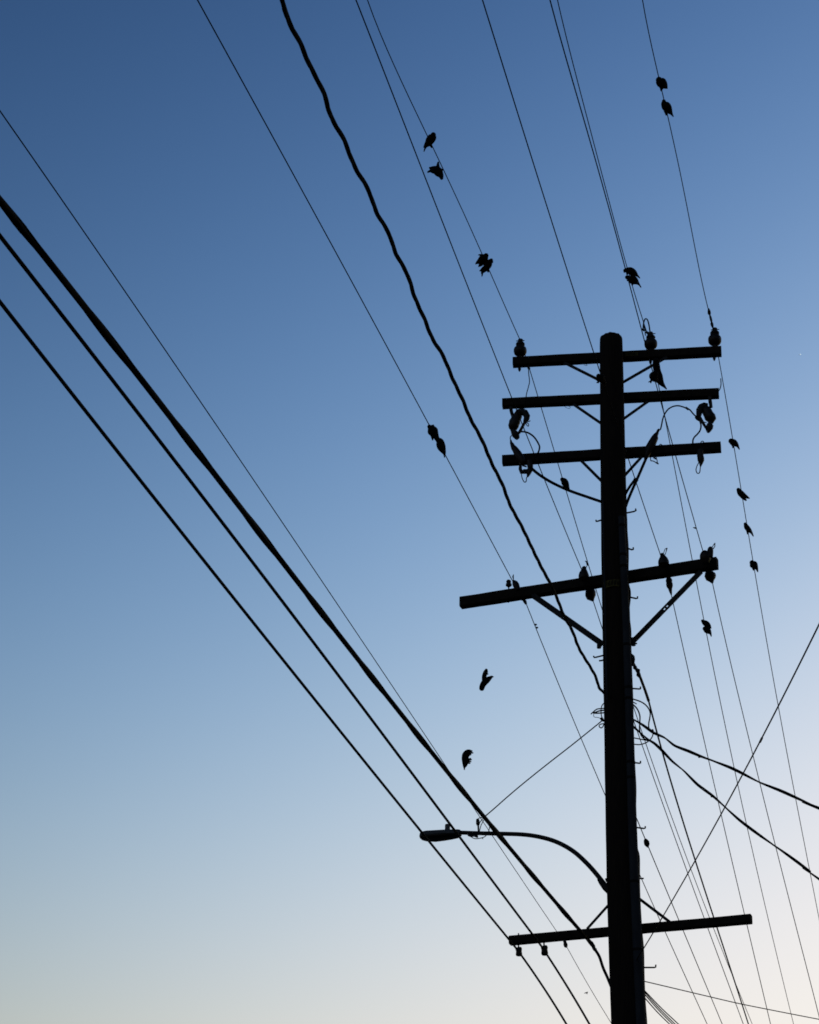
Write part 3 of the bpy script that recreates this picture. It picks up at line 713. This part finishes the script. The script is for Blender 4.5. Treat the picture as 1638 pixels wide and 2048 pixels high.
# small fittings on the lines
def fitting(name, wire_obj_key, pts, dd_):
    pass
b11 = [o for o in col.objects if o.get('label', '').startswith('thin power line to the right end')][0]
MB().tube(*px(AP[1], [(1417, 617, 1.4), (1418, 622, 3), (1418.6, 627, 3.4), (1419.6, 630, 1.6), (1421, 635, 2.4), (1422.5, 641, 2.4), (1423.2, 644, 1.6), (1423.6, 647, 3), (1424.5, 651, 2.8), (1426, 656, 1.4)]), seg=10).build('splice', 'steel', b11)
b5 = [o for o in col.objects if o.get('label', '').startswith('thin power line with a bird pair')][0]
hq = n4(1023, 1158).z
for x, y in ((1070.5, 1249), (1073, 1255)):
    q = at_h(x, y, hq - .08)
    MB().tube([q - RT * .014, q + RT * .006 - UP * .002, q + RT * .02], [.006, .013, .006], 7).build('clamp', 'steel', b5)
bA = [o for o in col.objects if o.get('label', '').startswith('thin power line ending at the right tip')][0]
q = at_h(1390, 1056, n4(1406, 1103).z)
MB().tube([q - RT * .022 + UP * .006, q + RT * .004, q + RT * .018 - UP * .004], [.003, .010, .005], 7).build('clamp', 'steel', bA)

# ---------------------------------------------------------------- birds
VOX = .0036
FAT = 1.1
def project(p):
    v = p - CAM; z = v.dot(FWD)
    return 819 + F * v.dot(RT) / z, 1024 - F * v.dot(UP) / z
def wire_depth(key, x, y):
    best = None
    P = WIRES[key]
    for a, b in zip(P, P[1:]):
        for k in range(8):
            q = a.lerp(b, k / 8)
            if depth(q) < 2: continue
            u, v = project(q)
            e = (u - x) ** 2 + (v - y) ** 2
            if best is None or e < best[0]: best = (e, depth(q))
    return best[1]
def loft(mb_, chain, d, tilt, flat=.92, seg=10):
    P, R = [], []
    n = len(chain)
    L = sum(math.hypot(chain[i + 1][0] - chain[i][0], chain[i + 1][1] - chain[i][1]) for i in range(n - 1))
    s = 0
    for i, (x, y, r) in enumerate(chain):
        if i: s += math.hypot(x - chain[i - 1][0], y - chain[i - 1][1])
        P.append(at_d(x, y, d + tilt * (s / L - .4)))
        R.append((max(r, .95) * FAT + .25) * d / F)
    # rounded ends
    t0 = (P[0] - P[1]).normalized(); t1 = (P[-1] - P[-2]).normalized()
    P = [P[0] + t0 * R[0] * .9, P[0] + t0 * R[0] * .55] + P + [P[-1] + t1 * R[-1] * .55, P[-1] + t1 * R[-1] * .9]
    R = [R[0] * .35, R[0] * .82] + R + [R[-1] * .82, R[-1] * .35]
    # smooth the profile
    PP = cat_rom(P, 3)
    RR = [v.x for v in cat_rom([Vector((r, 0, 0)) for r in R], 3)]
    mb_.tube(PP, [max(r, .001) for r in RR], seg, depth_ratio=flat)
def bird(label, d, chains, tilt=.06, group='birds perched on the wires', flats=None, wings=()):
    mb_ = MB()
    for i, c in enumerate(chains):
        loft(mb_, c, d, tilt if i == 0 else tilt * .5, .92 if i == 0 else .7)
    o = mb_.build('bird', 'feather')
    md = o.modifiers.new('fuse', 'REMESH'); md.mode = 'VOXEL'; md.voxel_size = VOX; md.use_smooth_shade = True
    bpy.context.view_layer.update()
    dg = bpy.context.evaluated_depsgraph_get()
    me = bpy.data.meshes.new_from_object(o.evaluated_get(dg))
    old = o.data
    o.modifiers.clear(); o.data = me; me.name = 'bird'
    bpy.data.meshes.remove(old)
    tag(o, label, 'bird', group)
    for c, dz in wings:
        w = MB(); loft(w, c, d + dz, .03, .28)
        w.build('wing', 'feather', o)
    return o
w = wire_depth
D = w('L11', 1319, 170)
bird('plump bird, upper of two on the right line near the top', D, [[(1318, 160, 6), (1319.5, 162.5, 8), (1323, 165.5, 9.4), (1327.5, 169.6, 7.6), (1331.4, 173.6, 4.4), (1334, 176.4, 1.4)], [(1320, 172, 2.4), (1321.5, 177, 1.5), (1322.4, 181, 1.6)], [(1326, 174, 2), (1325, 177.5, 1.1), (1322.6, 180.7, 1)]])
bird('slim pointed-tail bird, lower of two on the right line near the top', D, [[(1327.6, 202.5, 3.6), (1328.4, 206.7, 6), (1331.6, 211.5, 8.4), (1335.4, 217, 8), (1339.5, 223, 5.4), (1343, 227.6, 2.4), (1346.4, 233, .9)], [(1331, 221, 3.4), (1332, 225, 2.8), (1332.8, 229.5, 1.7)]])
D = w('L8', 861, 285)
bird('upright bird, topmost on the line to the top-left insulator', D, [[(866.5, 269.8, 5), (865.6, 272.5, 7.2), (863.5, 276, 8.2), (860, 280.8, 8.2), (856.5, 286, 6.6), (852, 290.5, 4.2), (848, 294.2, 1.4)], [(855, 288, 4), (851.5, 293.5, 2.3), (849.2, 299, 1.2), (848, 302.6, .9)], [(860, 287, 3.4), (862, 291.5, 2.2), (863.5, 295, 1.3)]])
bird('bird twisting with tail to the left, second on the line to the top-left insulator', D, [[(883.3, 356.5, 3), (882, 351.5, 5), (878.5, 346.5, 7.6), (874, 341, 8.2), (868, 338.2, 6.2), (862.5, 336.8, 3.8), (859.8, 335.6, 1.8)], [(867, 342, 5), (860.5, 342, 2.6), (856, 344, 1.6)], [(875.6, 335, 3.8), (876, 329, 2.4), (876.6, 324.5, 1.5)], [(880, 342, 4), (884, 339.5, 2.4)]])
D = w('L8', 968, 525)
bird('fluttering bird with spread wing, upper of a pair above the top-left insulator', D, [[(972, 511.4, 4.8), (970, 514, 7), (966.5, 517, 8), (962, 520.6, 6.6), (957.4, 523.6, 4.4), (953.4, 526, 2.2), (951.4, 528, .9)], [(966, 511, 2.4), (961, 509.8, 1.7), (957.2, 509.8, .9)]], wings=(([(968, 521, 4.6), (963.8, 526, 4.6), (960.5, 530, 3.2), (957.8, 532.7, 1.3)], .02),))
bird('bird with head turned right, lower of a pair above the top-left insulator', D, [[(982, 521, 3.8), (978.6, 525, 6.2), (975.4, 530.5, 7.2), (971.4, 536.6, 5.8), (966.8, 541.6, 4), (964.4, 545.6, 2.4), (964.4, 549, 1.3), (964, 552.3, .9)], [(982.5, 520.5, 3.4), (985, 523.6, 1.4), (985.4, 525, .9)], [(967, 536, 3), (963, 539, 1.8), (959.6, 542, .9)], [(975, 538, 2.6), (976.6, 543.5, 1.5)]])
D = w('LB', 1256, 548)
bird('bird leaning forward, upper of a pair above the top crossarm middle insulator', D, [[(1249.8, 541, 3.2), (1254, 540.6, 5), (1260, 541.4, 6.6), (1265.4, 544.4, 6.6), (1270.6, 548, 4.8), (1274.4, 551, 2.2), (1279.5, 556, .9)], [(1249.6, 541, 3), (1248.6, 544.6, 1.1)], [(1256, 543, 2.4), (1254.6, 549, 1.1)]])
bird('bird hunched low, lower of a pair above the top crossarm middle insulator', D, [[(1253.6, 554.6, 3.4), (1258.6, 556.3, 5.6), (1264.6, 559, 8), (1270.6, 562.6, 6.6), (1275.6, 566.5, 3), (1278.8, 570, 1.4), (1281.8, 574.4, .9)], [(1258, 558.5, 3), (1255.2, 560.6, 2)], [(1264, 564, 2.6), (1264.6, 570, 1.4)]])
D = w('L5', 862, 866)
bird('round bird, upper of the pair nearest the wavy cable', D, [[(858.8, 853.4, 4), (862, 856.8, 7.4), (865.4, 862, 9.8), (868.6, 867.4, 8), (872, 873.4, 5.6), (875, 879, 4.4)], [(864, 853, 3), (867, 850.6, 1.6)], [(862, 868, 2.4), (863, 873, 1.4), (865.4, 879.7, 1.3)]])
bird('long-bodied bird, lower of the pair nearest the wavy cable', D, [[(875, 879, 4.4), (879.4, 883, 7), (881.4, 889.6, 8), (883.4, 895.5, 7.6), (886.2, 901.5, 5.4), (888.6, 907, 3), (889, 911.4, 1.4), (889, 914.4, .9)]])
W11 = 'birds perched on the wires'
bird('small bird, first below the top crossarm on the far right line', w('L11', 1466, 890), [[(1462, 882, 4.8), (1464.4, 883.4, 5.8), (1468, 885.8, 6.2), (1472.6, 889.2, 4.4), (1475.8, 893, 2.2), (1478.6, 898.4, .9)], [(1465.6, 889.5, 2.2), (1466.2, 895, 1.5)]])
bird('bird with drooping wing, second below the top crossarm on the far right line', w('L11', 1484, 985), [[(1476.8, 979.4, 3.6), (1480.6, 985.6, 5.6), (1486, 990.8, 5.6), (1492, 993.4, 3.4), (1498.6, 996.6, .9)]], wings=(([(1483, 991, 4), (1487, 996, 3), (1492, 1000.4, 1.4)], .02),))
bird('slender bird with pointed tail, third below the top crossarm on the far right line', w('L11', 1494, 1060), [[(1490.4, 1047.8, 2.8), (1493.4, 1054.4, 4.8), (1498, 1060, 4.4), (1502.6, 1065, 2.3), (1506.4, 1072, .9)], [(1494.6, 1060, 2.4), (1495.6, 1067.5, 1.5)]])
bird('ball-shaped bird, lowest of four below the top crossarm on the far right line', w('L11', 1507, 1130), [[(1504, 1125.2, 4.6), (1506.8, 1128.8, 7.4), (1510.4, 1133, 5.6), (1513.6, 1137.6, 2.6), (1515.5, 1143.4, .9)], [(1506.6, 1134, 3), (1507.4, 1139.5, 1.8)]])
bird('bird perched on the sagging thick cable left of the pole', depth(plane(10.5, -.05)(1130, 975)), [[(1124.4, 958.8, 3.8), (1128, 962, 6), (1131, 967.6, 6.4), (1134.4, 973.6, 4.2), (1138, 979, 1.5)], [(1130, 973, 1.8), (1131, 979, 1.2)]], tilt=.04)
D = w('LB', 1412, 1256)
bird('bird leaning left, upper of a pair beneath the fourth crossarm right tip', D, [[(1404.6, 1241.4, 2.4), (1408.3, 1244.8, 4.6), (1413, 1248, 5.6), (1417.4, 1251.6, 4.2), (1421.4, 1255.8, 1.5)]])
bird('round-breasted bird, lower of a pair beneath the fourth crossarm right tip', D, [[(1409.4, 1257.2, 4), (1413.6, 1259.8, 6.2), (1417.8, 1263.4, 4.8), (1421, 1267.4, 2), (1422.4, 1272.4, .9)]])
D = w('LA', 1310, 755)
bird('long-tailed bird hanging below the top crossarm right of the pole', D, [[(1311.5, 722, 5.6), (1312.6, 731, 6.6), (1314, 741, 6.8), (1315.6, 751, 8.6), (1318.6, 759, 7.6), (1323, 766.4, 5), (1328.6, 773, 2.4), (1333, 778, 1)], [(1315, 724, 2.4), (1320, 721, 1.8)]], tilt=.08)
bird('round bird tucked against a long-tailed one below the top crossarm', D - .1, [[(1311, 747, 5), (1307.4, 751.6, 8.4), (1308.4, 756.4, 7), (1313, 761, 4)], [(1304, 758, 2.6), (1300.5, 762.5, .9), (1297.4, 764, .9)], [(1303, 760, 1.6), (1301.6, 766, .9)]])
bird('bird half hidden against the pole under the top crossarm left brace', w('L9', 1200, 748), [[(1197, 752, 4.4), (1200, 755.6, 8.4), (1204, 759.6, 6), (1209, 766, 3)], [(1198, 760, 2), (1196.4, 766, .9)], [(1200, 762, 1.6), (1193.6, 765.4, .9)]])
bird('flying bird with one wing raised, left of the pole below the fourth crossarm', 21.0, [[(986.4, 1353.6, .9), (983.4, 1353.6, 2.2), (980, 1356, 3.6), (975, 1359.4, 5.4), (970, 1363.8, 5.8), (966.6, 1368.6, 5.2), (964.6, 1372.6, 4.6), (963.8, 1375.6, 4.2)]], tilt=.1, group='birds in flight', wings=(([(968.6, 1361, 4.4), (968.4, 1353, 4.2), (970, 1347.4, 4.2), (971.8, 1343, 4), (972.6, 1340, 2.6)], -.03), ([(970, 1350, 2.4), (973, 1348.4, 1.6), (976, 1347.8, .9)], -.02), ([(967, 1367, 5.4), (964.4, 1373, 5.2), (963.4, 1377.4, 4.6)], .02)))
bird('diving bird with fanned wing feathers, above the street light', 20.5, [[(928.7, 1539, .9), (928.7, 1535.8, 1.5), (929.2, 1532.4, 3.4), (930.2, 1528, 5), (930.4, 1522, 6), (930, 1516, 6.2), (931.6, 1510.4, 6.8), (934.6, 1505, 5.4), (939, 1502.2, 3.2), (944, 1502.2, 1.2)]], tilt=.1, group='birds in flight', wings=(([(936, 1506, 3), (941, 1505.6, 1.8), (946, 1505.8, .9)], -.02), ([(934, 1510, 4), (938, 1508.6, 3.4), (941.4, 1509, 1.4)], .01), ([(935, 1518.6, 1.6), (941.4, 1517, .9)], 0), ([(935.6, 1520.8, 1.6), (943, 1519.2, .9)], .02), ([(936, 1523.2, 1.4), (942, 1523.4, .9)], .03), ([(934, 1525.8, 1.8), (940, 1526.6, 1)], .03)))
# far specks: another bird, and the light of a distant aircraft
def speck(label, x, y, d, chains):
    m = MB()
    for c in chains:
        m.tube([at_d(a, b_, d) for a, b_, r in c], [r * d / F for a, b_, r in c], 8, depth_ratio=.6)
    return tag(m.build('bird', 'feather'), label, 'bird', 'birds in flight')
speck('tiny faint bird far away at the bottom left of the pole', 1172, 1986, 90, [[(1168, 1986.6, .3), (1171, 1985.8, .9), (1174, 1984.8, 1.1), (1176, 1984, .6)], [(1172, 1986, .5), (1174, 1988, .8), (1175, 1985, .7)]])
em = bpy.data.materials.new('landing_light_glow'); em.use_nodes = True
eb = em.node_tree.nodes['Principled BSDF']
eb.inputs['Emission Color'].default_value = (.8, .95, 1, 1); eb.inputs['Emission Strength'].default_value = .10
M['glow'] = em
c = at_d(1599.5, 709.5, 3000); e = 3000 / F
plane_o = thing('aircraft', c, 'tiny bright speck of a distant aircraft high at the right edge', 'aircraft')
MB().tube([c - RT * 2.4 * e, c - RT * 1 * e, c + RT * 1.6 * e, c + RT * 2.4 * e], [.1 * e, .3 * e, .3 * e, .1 * e], 8).build('fuselage', 'lamp', plane_o)
MB().tube([c - UP * .4 * e - FWD * 1.5 * e, c + UP * .2 * e, c - UP * .4 * e + FWD * 1.5 * e], [.06 * e, .2 * e, .06 * e], 6).build('wing', 'lamp', plane_o)
fc = c - FWD * 6
MB().tube([fc - RT * 1.6 * e, fc - RT * .8 * e, fc + RT * .3 * e + UP * .2 * e, fc + RT * 1.2 * e + UP * .4 * e], [.4 * e, .7 * e, .9 * e, .5 * e], 10).build('landing_light', 'glow', plane_o)
